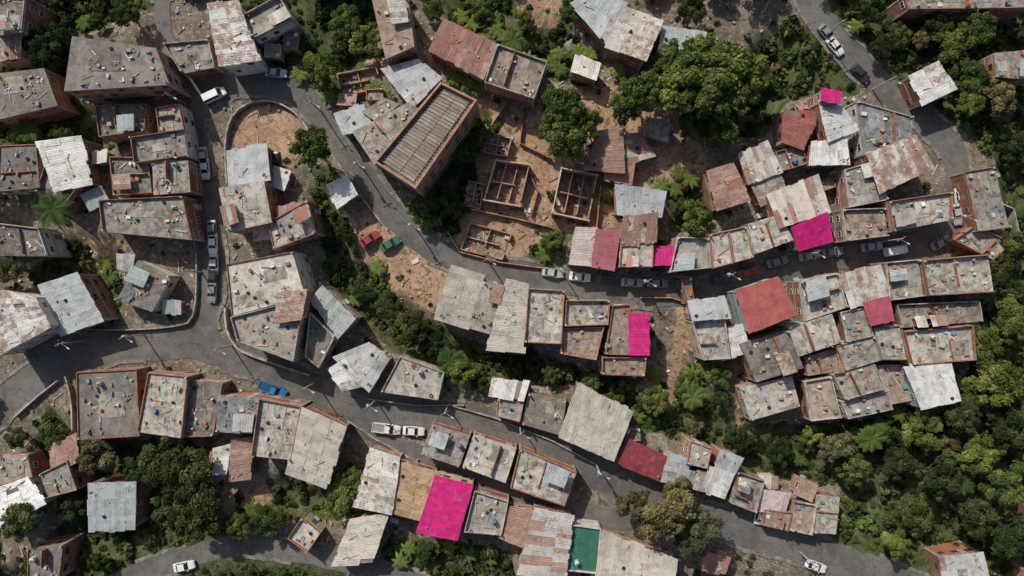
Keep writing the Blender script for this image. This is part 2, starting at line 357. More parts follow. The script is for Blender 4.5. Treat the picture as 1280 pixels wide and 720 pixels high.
def look(A,x,y):
    j=int(round((x/S+640-GX0)/ST)); i=int(round((360-y/S-GY0)/ST))
    i=min(max(i,0),A.shape[0]-1); j=min(max(j,0),A.shape[1]-1); return A[i,j]
far=np.array([3000,1500,800,450,300.])
xs=np.concatenate([-far,WX[0],far[::-1]]); ys=np.concatenate([far,WY[:,0],-far[::-1]])
Z=np.pad(TZ,5,mode='edge'); VZ=np.pad(vegb,5,mode='constant',constant_values=1.); DZ=np.pad(dirtb,5,mode='edge')
XX,YY=np.meshgrid(xs,ys); ny,nx=XX.shape
co=np.stack([XX,YY,Z],-1).reshape(-1,3).astype(np.float32)
idx=np.arange(nx*ny).reshape(ny,nx)
fc=np.stack([idx[:-1,:-1],idx[1:,:-1],idx[1:,1:],idx[:-1,1:]],-1).reshape(-1,4)
def npmesh(name,co,fc,mats,mi=None):
    me=bpy.data.meshes.new(name); me.vertices.add(len(co)); me.vertices.foreach_set('co',co.astype(np.float32).ravel())
    me.loops.add(fc.size); me.loops.foreach_set('vertex_index',fc.astype(np.int32).ravel())
    me.polygons.add(len(fc)); me.polygons.foreach_set('loop_start',np.arange(0,fc.size,4,dtype=np.int32))
    try: me.polygons.foreach_set('loop_total',np.full(len(fc),4,dtype=np.int32))
    except Exception: pass
    for m in mats: me.materials.append(m)
    if mi is not None: me.polygons.foreach_set('material_index',mi.astype(np.int32))
    me.update(calc_edges=True); me.validate(); return me
me=npmesh('ground',co,fc,[M['ground']])
at=me.attributes.new('zone','FLOAT_COLOR','POINT')
zc=np.stack([VZ,DZ,np.zeros_like(VZ),np.ones_like(VZ)],-1).reshape(-1,4).astype(np.float32); at.data.foreach_set('color',zc.ravel())
me.polygons.foreach_set('use_smooth',np.ones(len(fc),bool))
g=bpy.data.objects.new('ground',me); COL.objects.link(g)

# roads + kerbs
for k,(pts,hw) in enumerate(RS):
    b=MB(); kb=MB(); z=.03+.006*k
    d=np.gradient(pts,axis=0); d/=np.linalg.norm(d,axis=1)[:,None]; nrm=np.stack([-d[:,1],d[:,0]],1)
    jit=np.array([U(-.4,.4) for _ in pts]); jit=np.convolve(jit,[.3,.4,.3],'same')
    Lp=pts+nrm*(hw+jit)[:,None]; Rp=pts-nrm*(hw-jit[::-1])[:,None]
    for i in range(len(pts)-1):
        b.poly([(*Rp[i],z),(*Rp[i+1],z),(*Lp[i+1],z),(*Lp[i],z)],'asph')
        for E,s in((Lp,1),(Rp,-1)):
            o0=E[i]+nrm[i]*s*.75; o1=E[i+1]+nrm[i+1]*s*.75
            e0,e1=E[i],E[i+1]; mid=(o0+o1+e0+e1)/4
            ok=True
            for kk,(p2,h2) in enumerate(RS):
                if kk!=k and np.min(np.hypot(*(p2-mid).T))<h2+.8: ok=False;break
            if ok and np.min(np.hypot(*(pts-mid).T))<hw-.1: ok=False
            if ok and (i//11+k*2+(s>0)*2)%5 not in(4,1):
                kb.prism([tuple(e0),tuple(e1),tuple(o1),tuple(o0)],-.4,.13,'conc',(*vary((.22,.205,.185),.15),.9))
    b.obj('road'); kb.obj('pavement_kerb')
# ------------------------------------------------------------ house builder
BR=[(.33,.145,.088,.4),(.30,.125,.078,.3),(.36,.175,.11,.6),(.27,.12,.08,.4)]
PAINT=[(.58,.54,.47,.3),(.47,.4,.33,.3),(.48,.33,.28,.3),(.3,.42,.42,.2),(.58,.58,.56,.3),(.5,.42,.25,.2)]
CONC={'c':(.315,.298,.268),'cl':(.44,.42,.38),'cd':(.185,.174,.158),'cg':(.23,.245,.255),'t2':(.31,.265,.22),'rb':(.32,.25,.205)}
def sheetcol(k):
    r=R()
    if k=='mw': c=(.54,.545,.53); ru=.08 if r<.8 else .45
    elif k=='mb': c=(.38,.415,.43); ru=.08 if r<.82 else .45
    elif k=='t': c=(.44,.415,.365); ru=.22
    elif k=='white': c=(.8,.8,.8); ru=0
    elif k=='r': c=random.choice([(.34,.24,.20),(.29,.17,.135),(.42,.37,.33)]); ru=.55
    elif k=='r2': c=random.choice([(.34,.145,.115),(.28,.12,.10),(.40,.26,.21)]); ru=.5
    elif k in('rm','rw'): c=random.choice([(.50,.49,.46),(.44,.41,.38),(.34,.17,.14),(.5,.45,.4)]) if k=='rm' else random.choice([(.52,.5,.47),(.47,.43,.39),(.46,.46,.44),(.35,.23,.19)]); ru=U(.05,.6)
    elif k=='mix': c=random.choice([(.5,.52,.5),(.33,.41,.40),(.44,.36,.29),(.38,.4,.4),(.54,.54,.51),(.25,.29,.27)]); ru=U(0,.45)
    elif k=='mixo': c=random.choice([(.46,.32,.19),(.44,.33,.22),(.38,.25,.15),(.48,.42,.34)]); ru=U(.2,.5)
    elif k=='red2': c=(.32,.10,.085); ru=.4
    elif k=='pw': c=(.54,.45,.44); ru=.15
    else: c=(.5,.5,.5); ru=.1
    return (*vary(c,.12),ru)
SOLID={'pink':(.46,.010,.15),'dpink':(.34,.12,.14),'dpink2':(.34,.07,.11),'red':(.32,.085,.08),'dred':(.18,.032,.042),'green':(.03,.14,.09)}
def bil(q,u,v):
    return tuple((1-u)*(1-v)*q[0][i]+u*(1-v)*q[1][i]+u*v*q[2][i]+(1-u)*v*q[3][i] for i in (0,1))
def dist(a,b): return math.hypot(a[0]-b[0],a[1]-b[1])
def sheets(mb,q,zA,zB,kind,over=.35,sw=.95,sl=2.9):
    a=(dist(q[0],q[1])+dist(q[3],q[2]))/2; b=(dist(q[0],q[3])+dist(q[1],q[2]))/2
    nu=max(1,round(a/sw)); nv=max(1,round(b/sl)); solid=kind in SOLID
    if not solid: base=sheetcol(kind); alt=sheetcol(kind)
    for i in range(nu):
        if not solid and R()<.16: alt=sheetcol(kind)
        for j in range(nv):
            u0,u1=i/nu,(i+1)/nu+.12/a; v0,v1=j/nv,(j+1)/nv+.2/b
            jj=0 if solid else 1
            if j==0: v0-=over*U(.4,1)/b
            if j==nv-1: v1+=over*(U(.1,1.5) if jj else .6)/b
            if i==0: u0-=over*U(.3,1)/a
            if i==nu-1: u1+=over*U(.3,1)/a
            if jj and R()<.01: continue
            dz=.02*((i+j)%2)+.02*R()*jj+.03*(nv-j); tl=U(-.02,.04)*jj
            if solid: col=(*vary(SOLID[kind],.10),.1)
            else:
                r=R(); s_=base if r<.62 else (alt if r<.85 else sheetcol(kind)); col=(*vary(s_,.08),s_[3]*U(.7,1.2))
            mt='paint' if solid else 'metal'
            nc=4; sk=U(-.02,.02)*jj; rh=.045 if jj else .03
            for s in range(nc):
                for hlf in (0,1):
                    a0=u0+(u1-u0)*(s+hlf*.5)/nc; a1=u0+(u1-u0)*(s+.5+hlf*.5)/nc
                    h0,h1=(0,rh) if hlf==0 else (rh,0)
                    def P(u,v,h):
                        x,y=bil(q,u+sk*(v-v0)*.5,v); return (x,y,zA+(zB-zA)*v+dz+h+tl*(v-v0)/(v1-v0))
                    mb.poly([P(a0,v1,h0),P(a1,v1,h1),P(a1,v0,h1),P(a0,v0,h0)],mt,col)
def tank(mb,x,y,z):
    c=random.choice([(.06,.14,.28),(.03,.03,.035),(.45,.47,.48),(.3,.3,.29)]); r=U(.4,.55)
    mb.cyl((x,y,z),(x,y,z+1.0),r,r*1.02,12,'tinted',c); mb.cyl((x,y,z+1.0),(x,y,z+1.25),r*.98,r*.35,12,'tinted',c); mb.cyl((x,y,z+1.25),(x,y,z+1.32),r*.3,r*.3,8,'tinted',(.05,.05,.05))
def dish(mb,x,y,z):
    mb.cyl((x,y,z),(x,y,z+.8),.03,.03,5,'tinted',(.3,.3,.3)); mb.cyl((x,y,z+.8),(x+.12,y-.12,z+.95),.08,.38,10,'tinted',(.6,.6,.6))
JC=[(.5,.5,.48),(.2,.2,.2),(.36,.25,.17),(.13,.2,.3),(.35,.32,.28),(.46,.42,.35),(.28,.12,.09),(.14,.26,.2),(.6,.6,.57),(.4,.17,.11)]
def junk(mb,q,z,n,ang):
    for _ in range(n):
        x,y=bil(q,U(.08,.92),U(.08,.92)); r=R(); c=vary(random.choice(JC),.2)
        if r<.45: mb.box((x,y),(U(.2,.9),U(.2,.8)),z,z+U(.1,.6),ang+U(-.4,.4),'tinted',c)
        elif r<.75: mb.box((x,y),(U(1,2.6),U(.08,.25)),z+.01,z+U(.05,.15),ang+U(-3,3),'tinted',random.choice([(.3,.2,.12),(.4,.38,.35),(.28,.13,.09)]))
        elif r<.82: mb.cyl((x,y,z),(x,y,z+.22),.33,.33,10,'rubber')
        else:
            for k in range(5): mb.box((x+U(-.5,.5),y+U(-.5,.5)),(U(.2,.5),U(.15,.3)),z,z+U(.05,.3),U(0,3),'tinted',c)
def inset(q,d):
    out=[]
    for i in range(4):
        p=Vector(q[i]); a=(Vector(q[(i+1)%4])-p).normalized(); b=(Vector(q[i-1])-p).normalized()
        out.append(tuple(p+(a+b)*d))
    return out
def parapet(mb,q,z0,z1,th,mat,col,skip=(),broken=False):
    for i in range(4):
        if i in skip: continue
        a=Vector(q[i]);b=Vector(q[(i+1)%4]); d=(b-a).normalized(); c=Vector([sum(p[k] for p in q)/4 for k in (0,1)])
        n=Vector((-d.y,d.x)); 
        if n.dot(c-a)<0: n=-n
        a2=a+d*th
        if broken:
            m=max(1,int((b-a2).length/1.1)); hh=1
            for k in range(m):
                if R()<.10: continue
                hh=min(1,max(.35,hh+U(-.3,.32))); p=a2.lerp(b,k/m); q2=a2.lerp(b,(k+1)/m)
                mb.prism([tuple(p),tuple(q2),tuple(q2+n*th),tuple(p+n*th)],z0,z0+(z1-z0)*(.55+.45*hh),mat,(*vary(col,.12),col[3]))
        else: mb.prism([tuple(a2),tuple(b),tuple(b+n*th),tuple(a2+n*th)],z0,z1+.006*i,mat,col)
def facade(wb,win,q,ztop,zb,wc,wmat,n_floor):
    cx=sum(p[0] for p in q)/4; cy=sum(p[1] for p in q)/4
    fr=random.choice([(.6,.58,.54),(.12,.12,.12),(.35,.2,.12),(.5,.5,.5)])
    doored=False; ds=random.randrange(4)
    for i in range(4):
        a=Vector(q[i]); b=Vector(q[(i+1)%4]); L=(b-a).length; d=(b-a).normalized(); n=Vector((-d.y,d.x))
        if n.dot(a-Vector((cx,cy)))<0: n=-n
        ang=math.atan2(d.y,d.x); m=max(1,int(L/2.7))
        for f in range(n_floor):
            z=ztop-2.75*(n_floor-f)+.95
            if z<.3: continue
            if f:
                c=(a+b)/2+n*.02; wb.box(tuple(c),(L+.02,.1),z-1.15,z-.93,ang,'conc',(.34,.32,.29,.4))
            for k in range(m):
                if R()<.25: continue
                c=a+d*(L*(k+.5)/m)
                if f==0 and i==ds and not doored and z<1.6:
                    doored=True; dc=vary(random.choice([(.25,.12,.06),(.1,.15,.25),(.5,.5,.5)]),.2)
                    win.box(tuple(c+n*.02),(.95,.1),z-.95,z+1.1,ang,'tinted',dc); win.box(tuple(c+n*.3),(1.1,.5),z-1.1,z-.95,ang,'conc',(.35,.34,.3,.5)); continue
                w=U(.9,1.3); hh=1.05
                win.box(tuple(c+n*.01),(w,.06),z,z+hh,ang,'glass')
                for s,(ww,zz0,zz1,off) in enumerate(((w+.16,z-.08,z,0),(w+.16,z+hh,z+hh+.08,0),(.07,z,z+hh,-w/2),(.07,z,z+hh,w/2),(.05,z,z+hh,0))):
                    win.box(tuple(c+n*.03+d*off),(ww,.09),zz0,zz1,ang,'tinted',fr)
        wb.box(tuple(a+(Vector((cx,cy))-a).normalized()*.12),(.3,.3),zb,ztop-.02,ang,'conc',(.36,.34,.31,.4))
def house(h,name=None):
    kind,ht=h[0],h[1]+U(-.25,.25)
    q=[W(h[2+2*i],h[3+2*i],ht) for i in range(4)]
    if dist(q[0],q[1])<dist(q[0],q[3]): q=[q[1],q[2],q[3],q[0]]
    if R()<.5: q=[q[2],q[3],q[0],q[1]]
    c=(sum(p[0] for p in q)/4,sum(p[1] for p in q)/4,0)
    ang=math.atan2(q[1][1]-q[0][1],q[1][0]-q[0][0]); area=dist(q[0],q[1])*dist(q[0],q[3])
    big=kind=='big'
    isconc=kind in CONC
    brick=R()<.75 or kind=='rb' or big
    wc=random.choice(BR) if brick else random.choice(PAINT); wm='brick' if brick else 'conc'
    nm='brick_house' if brick and isconc else ('concrete_house' if isconc else 'tin_roof_house')
    if big: nm='brick_warehouse'
    if kind=='green': nm='green_roof_house'
    if kind=='pink': nm='magenta_roof_house'
    root=empty(name or nm,c); wb=MB();rf=MB();win=MB();cl=MB()
    zb=-5.5; nf=max(1,round(ht/2.9))
    wq=inset(q,.08)
    if isconc:
        wb.prism(wq,zb,ht-.14,wm,wc,top=False)
        cc=(*vary(CONC[kind],.16),U(.55,1))
        rf.prism(q,ht-.15,ht,'conc',cc,bot=True)
        pq=inset(q,.04)
        pm,pc=(('brick',(*vary(random.choice(BR),.1),.3)) if R()<.5 else ('conc',(*vary((.40,.38,.35),.2),.8)))
        ph=U(.1,.9)
        if R()<.66: parapet(rf,pq,ht-.03,ht+ph,.15,pm,pc,skip=() if R()<.5 else (random.randrange(4),))
        if area>25:
            for _ in range(random.choice([1,1,2,3])):
                u,v=U(.05,.55),U(.05,.5); du,dv=U(.2,.4),U(.25,.45)
                pq2=[bil(q,u,v),bil(q,u+du,v),bil(q,u+du,v+dv),bil(q,u,v+dv)]
                rf.prism(pq2,ht+.005,ht+U(.03,.10),'conc',(*vary(CONC[random.choice(['c',kind,kind])],.15),U(.5,1)))
        if R()<.45 and area>20:
            u=U(.3,.7); a=bil(q,u,.06); b=bil(q,u+U(-.02,.02),U(.5,.95)); m=((a[0]+b[0])/2,(a[1]+b[1])/2)
            cl.box(m,(dist(a,b),.15),ht,ht+U(.3,1.8),math.atan2(b[1]-a[1],b[0]-a[0]),'brick',random.choice(BR))
        if R()<.36 and area>22:
            u,v=random.choice([(.03,.03),(.5,.03),(.03,.45),(.5,.45)]); du,dv=U(.25,.46),U(.35,.5)
            sq=[bil(q,u,v),bil(q,u+du,v),bil(q,u+du,v+dv),bil(q,u,v+dv)]; zz=ht+U(.8,2.2)
            sheets(cl,sq,zz+.25,zz,random.choice(['mw','r','rm','mix','mb','rw','r']),.2)
            for k,p in enumerate(inset(sq,.15)): cl.box(p,(.12,.12),ht,zz+(.2 if k<2 else -.02),ang,'tinted',(.3,.28,.25))
            if R()<.6: cl.prism(inset(sq,.25),ht+.002,zz-.1,'brick',random.choice(BR),top=False)
        junk(cl,q,ht+.02,int(area/5)+2,ang)
        if R()<.13: tank(cl,*bil(q,U(.15,.85),U(.15,.85)),ht+.02)
        for e in range(4):
            if R()<.4:
                p=inset(q,.3)[e]; cl.box(p,(.28,.28),ht,ht+ph+U(.1,.8),ang,'conc',(.42,.4,.37,.3))
    elif big:
        wb.prism(wq,zb,ht-.3,wm,(.36,.18,.12,.25),top=False)
        parapet(wb,inset(q,.05),ht-.32,ht+.7,.35,'brick',(.42,.24,.165,.2))
        rf.prism(inset(q,.4),ht-.6,ht-.3,'conc',(.22,.19,.17,.9))
        iq=inset(q,1.0)
        n=26
        for k in range(n):
            u0=k/n+.004;u1=(k+1)/n-.004
            for v0,v1 in((.03,.46),(.48,.97)):
                cc=(*vary((.25,.22,.19),.28),.35)
                z0=ht-.1+U(0,.06)
                rf.prism([bil(iq,u0,v0),bil(iq,u1,v0),bil(iq,u1,v1),bil(iq,u0,v1)],ht-.3,[z0,z0,z0,z0],'metal',cc)
        for k in range(n+1): 
            a=bil(iq,k/n,0);b=bil(iq,k/n,1); rf.box(((a[0]+b[0])/2,(a[1]+b[1])/2),(.09,dist(a,b)),ht-.28,ht+.08,math.atan2(b[1]-a[1],b[0]-a[0])-math.pi/2,'conc',(.34,.31,.27,.8))
    else:
        sl=U(.25,.8) if kind not in('green',) else .05
        zt=[ht+sl,ht+sl,ht,ht]
        wb.prism(wq,zb,[z-.08 for z in zt],wm,wc,top=False)
        rf.prism(inset(q,.02),[z-.10 for z in zt],[z-.02 for z in zt],'conc',(.2,.17,.14,.5))
        if kind=='green':
            rf.prism(inset(q,.3),ht,ht+.07,'paint',(.03,.13,.09,.1)); parapet(rf,q,ht-.1,ht+.6,.15,'conc',(.5,.52,.5,.4))
            tank(cl,*bil(q,.2,.3),ht+.07)
        else:
            sheets(rf,q,ht+sl,ht,kind)
            for _ in range(int(area/(12 if kind not in SOLID else 60))):
                u,v=U(.05,.95),U(.08,.92); x,y=bil(q,u,v); z=ht+sl*(1-v)+.1
                r=R()
                if r<.5: cl.box((x,y),(U(.25,.45),U(.15,.3)),z-.08,z+.2,U(0,3),'tinted',random.choice([(.3,.14,.09),(.4,.38,.35)]))
                elif r<.85: cl.box((x,y),(U(1,2.5),.1),z-.05,z+.1,U(0,3),'tinted',(.28,.2,.13))
                else: cl.cyl((x,y,z-.05),(x,y,z+.2),.33,.33,10,'rubber')
    facade(wb,win,wq,ht-.15,zb,wc,wm,nf)
    if R()<.3: dish(cl,*bil(q,.1,.15),ht+.3)
    for b,n in((wb,'walls'),(rf,'roof'),(win,'windows_and_door'),(cl,'roof_items')): b.obj(n,root,c)
for h in HS: house(h)
near=blur(bm.astype(float),9)
cnt=0
for _ in range(14000):
    if cnt>=120: break
    px,py=U(-20,1300),U(-20,740); hh=U(1.9,3.0); w_,h_=U(14,30),U(12,24); x,y=W(px,py)
    if look(near,x,y)<.12 or look(vegb,x,y)>.5 or look(dirtb,x,y)>.55: continue
    ang=U(-25,25)
    q=ps(px,py,w_,h_,ang); qq=[W(*p,hh) for p in q]
    tp=[bil(qq,u,v) for u in(0,.5,1) for v in(0,.5,1)]
    if any(look(bm,*p) or look(rd,*p)<1.2 for p in tp): continue
    house((random.choice(['r','rm','mw','c','cd','mix','rb','c','cd','mb']),hh,*[v for p in q for v in p]),'lean_to_shed'); cnt+=1
    bm|=inpoly(qq,WX,WY)
bm_out=[]
tries=0;cnt=0
while cnt<40 and tries<3000:
    tries+=1
    px,py=U(-230,1510),U(-170,890)
    if -45<px<1325 and -40<py<760: continue
    x,y=W(px,py)
    if look(rd,x,y)<5.5 or look(rd,x,y)>26: continue
    if any(math.hypot(x-a,y-b)<11 for a,b in bm_out): continue
    bm_out.append((x,y)); q=ps(px,py,U(38,56),U(38,56),U(-20,20)); hh=U(3,7)
    house((random.choice(['c','cl','cd','r','mw','t','rm']),hh,*[v for p in q for v in p])); cnt+=1
    qq=[W(p[0],p[1],hh) for p in q]; bm|=inpoly(qq,WX,WY)
# ruins
for hh,*p in RUINS:
    q=[W(p[2*i],p[2*i+1],hh) for i in range(4)]; c=(sum(a[0] for a in q)/4,sum(a[1] for a in q)/4,0)
    root=empty('roofless_brick_house',c); wb=MB(); fl=MB(); cl=MB(); ta=hh>2
    parapet(wb,q,-2.5,0.0,.22,'brick',(.36,.21,.145,.6))
    parapet(wb,q,0.004,hh,.22,'brick',(.38,.225,.155,.7),broken=True)
    fl.prism(inset(q,.24),-2.5,.12,'conc',(.36,.25,.175,1))
    for u in ((.33,.66) if ta else (.5,)):
        a=bil(q,u,.04);b=bil(q,u,U(.55,.95)); wb.box(((a[0]+b[0])/2,(a[1]+b[1])/2),(dist(a,b),.18),.12,hh*U(.5,1)+.05,math.atan2(b[1]-a[1],b[0]-a[0]),'brick',(.40,.25,.175,.7))
    a=bil(q,.04,.5);b=bil(q,U(.6,.96),.52); wb.box(((a[0]+b[0])/2,(a[1]+b[1])/2),(dist(a,b),.18),.12,hh*.8,math.atan2(b[1]-a[1],b[0]-a[0]),'brick',(.4,.25,.17,.7))
    if ta: # ring beam and corner posts
        for i in range(4):
            a=q[i];b=q[(i+1)%4]; m=((a[0]+b[0])/2,(a[1]+b[1])/2)
            if i!=1: wb.box(m,(dist(a,b)-.2,.2),hh+.01,hh+.17,math.atan2(b[1]-a[1],b[0]-a[0]),'conc',(.55,.47,.37,.5))
            wb.box(a,(.3,.3),0,hh+U(.2,.6),.2,'conc',(.48,.42,.35,.5))
    junk(cl,q,.13,26,0)
    wb.obj('walls',root,c);fl.obj('floor',root,c);cl.obj('rubble',root,c)

# ------------------------------------------------------------ free-standing walls
def wallline(pts,h,th,mat,col,name):
    b=MB(); P=[W(*p) for p in pts]
    for i in range(len(P)-1):
        a,c=P[i],P[i+1]; b.box(((a[0]+c[0])/2,(a[1]+c[1])/2),(dist(a,c)+th*.5,th),-3,h+.008*(i%2)+U(0,.004),math.atan2(c[1]-a[1],c[0]-a[0]),mat,col)
    b.obj(name)
def sm(p): return [tuple(x) for x in smooth(p,10)]
LC=(.40,.37,.33,.9)
wallline(sm([(286,230),(284,180),(292,148),(312,131),(342,128),(370,142),(388,165)]),1.1,.28,'conc',LC,'retaining_wall')
wallline(sm([(284,385),(286,410),(300,435),(340,452),(388,468)]),1.3,.35,'conc',LC,'retaining_wall')
wallline(sm([(85,470),(92,500),(94,550)]),1,.3,'conc',LC,'retaining_wall')
wallline(sm([(95,410),(150,412),(215,408),(243,395),(248,330),(243,290)]),1,.22,'conc',LC,'retaining_wall')
wallline(sm([(398,170),(424,205),(455,250),(485,288)]),.8,.22,'conc',LC,'retaining_wall')
wallline([(600,180),(640,120),(680,130)],1.6,.2,'brick',BR[0],'brick_wall')
wallline([(590,262),(650,275),(690,285)],1.2,.2,'brick',BR[2],'brick_wall')
wallline([(655,130),(650,180),(690,200)],1,.2,'brick',BR[1],'brick_wall')
wallline([(750,232),(745,285),(720,283)],1.3,.2,'brick',BR[2],'brick_wall')
wallline([(660,215),(672,240),(664,270)],1.2,.2,'brick',BR[0],'brick_wall')
wallline([(560,290),(575,315),(625,328),(700,338)],1.0,.2,'brick',BR[2],'brick_wall')
wallline([(1235,250),(1262,262),(1270,300)],1.3,.2,'conc',LC,'boundary_wall')
wallline([(800,372),(838,372),(862,380)],1,.2,'brick',BR[2],'brick_wall')
wallline([(415,520),(440,528),(470,548),(520,575)],.9,.2,'conc',LC,'boundary_wall')
wallline([(460,498),(520,506),(580,506)],.9,.2,'conc',LC,'boundary_wall')
wallline([(560,505),(620,522),(690,550),(745,580)],.8,.2,'conc',LC,'boundary_wall')
wallline([(22,520),(50,495),(75,475)],1.0,.15,'tinted',(.5,.5,.48),'fence')
rub=MB()
for _ in range(4600):
    px,py=U(0,1280),U(0,720); x,y=W(px,py)
    if look(rd,x,y)<1.2 or look(bm,x,y) or look(vegb,x,y)>.5: continue
    z=look(TZ,x,y); c=vary(random.choice(JC+[(.33,.21,.14)]*6+[(.4,.37,.32)]*4),.2)
    if R()<.66: rub.box((x,y),(U(.15,.7),U(.15,.6)),z-.2,z+U(.05,.4),U(0,3),'tinted',c)
    elif R()<.85: rub.box((x,y),(U(.8,2.4),U(.06,.2)),z-.1,z+U(.08,.2),U(0,3),'tinted',random.choice([(.3,.2,.12),(.42,.4,.36),(.3,.17,.12)]))
    else: rub.box((x,y),(U(.8,1.8),U(.6,1.1)),z-.2,z+U(.1,.3),U(0,3),'metal',sheetcol(random.choice(['r','mw','mix'])))
rub.obj('rubble_and_scrap')

# ------------------------------------------------------------ foliage
def leaves(centers,radii,per,size,seed,pal,flat=.75):
    r=np.random.default_rng(seed); vs=[];cs=[]
    for c,rad in zip(centers,radii):
        n=int(per*rad*rad)
        d=r.normal(size=(n,3)); d/=np.linalg.norm(d,axis=1)[:,None]; d[:,2]=np.where(d[:,2]<-.4,-d[:,2],d[:,2])
        rr=rad*(.55+.5*r.random(n))[:,None]; p=np.array(c)+d*rr*np.array([1,1,flat])
        nn=d*.75+r.normal(size=(n,3))*.4+np.array([0,0,.35]); nn/=np.linalg.norm(nn,axis=1)[:,None]
        t=np.cross(nn,r.normal(size=(n,3))); t/=np.linalg.norm(t,axis=1)[:,None]; b=np.cross(nn,t)
        s=(size*(.55+.9*r.random(n)))[:,None]
        q=np.stack([p-t*s*.5,p-b*s*.32,p+t*s*.6,p+b*s*.32],1); vs.append(q)
        base=np.array(pal[r.integers(len(pal))])*(.65+.7*r.random())
        cc=base*(.68+.64*r.random(n))[:,None]; cs.append(cc)
    return np.concatenate(vs).reshape(-1,3), np.concatenate(cs)
def folmesh(name,V,Cc,trunk=None):
    nl=len(Cc); F=np.arange(nl*4).reshape(-1,4); mi=np.zeros(nl); cols=np.concatenate([Cc,np.ones((nl,1))],1)
    if trunk is not None:
        tv=np.array(trunk.v); tf=np.array(trunk.f)+len(V); V=np.concatenate([V,tv]); F=np.concatenate([F,tf]); mi=np.concatenate([mi,np.ones(len(tf))]); cols=np.concatenate([cols,np.ones((len(tf),4))])
    me=npmesh(name,V,F,[M['leaf'],M['bark']],mi)
    at=me.attributes.new('tint','FLOAT_COLOR','FACE'); at.data.foreach_set('color',cols.astype(np.float32).ravel()); return me
PAL_D=[(.044,.066,.026),(.056,.080,.030),(.038,.060,.026),(.070,.092,.036)]
PAL_L=[(.080,.122,.034),(.098,.142,.040),(.068,.108,.032),(.115,.150,.050)]
PAL_Y=[(.115,.120,.058),(.10,.108,.058),(.135,.135,.07)]
def treemesh(i,pal,dome=False):
    r=random.Random(100+i); tr=MB(); cs=[];rs=[]
    hgt=5.2; n=r.randint(28,38)
    tr.cyl((0,0,-1),(0,0,1.8),.34,.26,8,'bark',cap=False); tr.cyl((0,0,1.8),(.2,.1,3.2),.26,.18,8,'bark',cap=False)
    el=r.uniform(.7,1); rot=r.uniform(0,3)
    for k in range(n):
        a=r.uniform(0,2*math.pi); d=5*math.sqrt(r.random())*r.uniform(.6,.95)*(1-(1-el)*abs(math.sin(a-rot)))
        z=hgt+(3.0 if dome else 1.8)*(1-(d/5)**2)*r.uniform(.4,1.3)-.6*r.random(); rad=r.uniform(.7,1.5)*(1.1-.4*d/5)
        cs.append((d*math.cos(a),d*math.sin(a),z)); rs.append(rad)
        if k%2==0:
            m=(d*.45*math.cos(a),d*.45*math.sin(a),3.3+.4*r.random())
            tr.cyl((.1,.05,r.uniform(1.6,2.8)),m,.13,.08,5,'bark',cap=False); tr.cyl(m,(cs[-1][0],cs[-1][1],z),.08,.03,5,'bark',cap=False)
    V,C=leaves(cs,rs,165,.42,i,pal); return folmesh('broadleaf_tree',V,C,tr)
def bushmesh(i,pal,per=160,size=.38):
    r=random.Random(500+i); cs=[];rs=[]
    for k in range(6):
        a=r.uniform(0,6.28); d=.75*math.sqrt(r.random()); cs.append((d*math.cos(a),d*math.sin(a),r.uniform(.15,.7))); rs.append(r.uniform(.35,.6))
    V,C=leaves(cs,rs,per,size,900+i,pal,.9); return folmesh('shrub',V,C)
TD=[treemesh(i,PAL_D) for i in range(4)]; TL=[treemesh(10+i,PAL_L) for i in range(4)]; TY=[treemesh(20+i,PAL_Y) for i in range(2)]; TB=[treemesh(30+i,PAL_L,True) for i in range(4)]
BU=[bushmesh(i,[PAL_D,PAL_L,PAL_D,PAL_Y+PAL_D][i%4]) for i in range(8)]
def tree(px,py,r,kind='d'):
    s=r*S/5.0; hh=8.5*s if kind=='b' else 5.5*s; x,y=W(px,py,hh)
    o=bpy.data.objects.new('broadleaf_tree',random.choice({'d':TD,'l':TL,'y':TY,'b':TB}[kind])); COL.objects.link(o)
    o.location=(x,y,look(TZ,x,y)); o.rotation_euler=(0,0,U(0,6.28)); o.scale=(s,s*U(.88,1.1),s*(1.35 if kind=='b' else U(.95,1.3)))
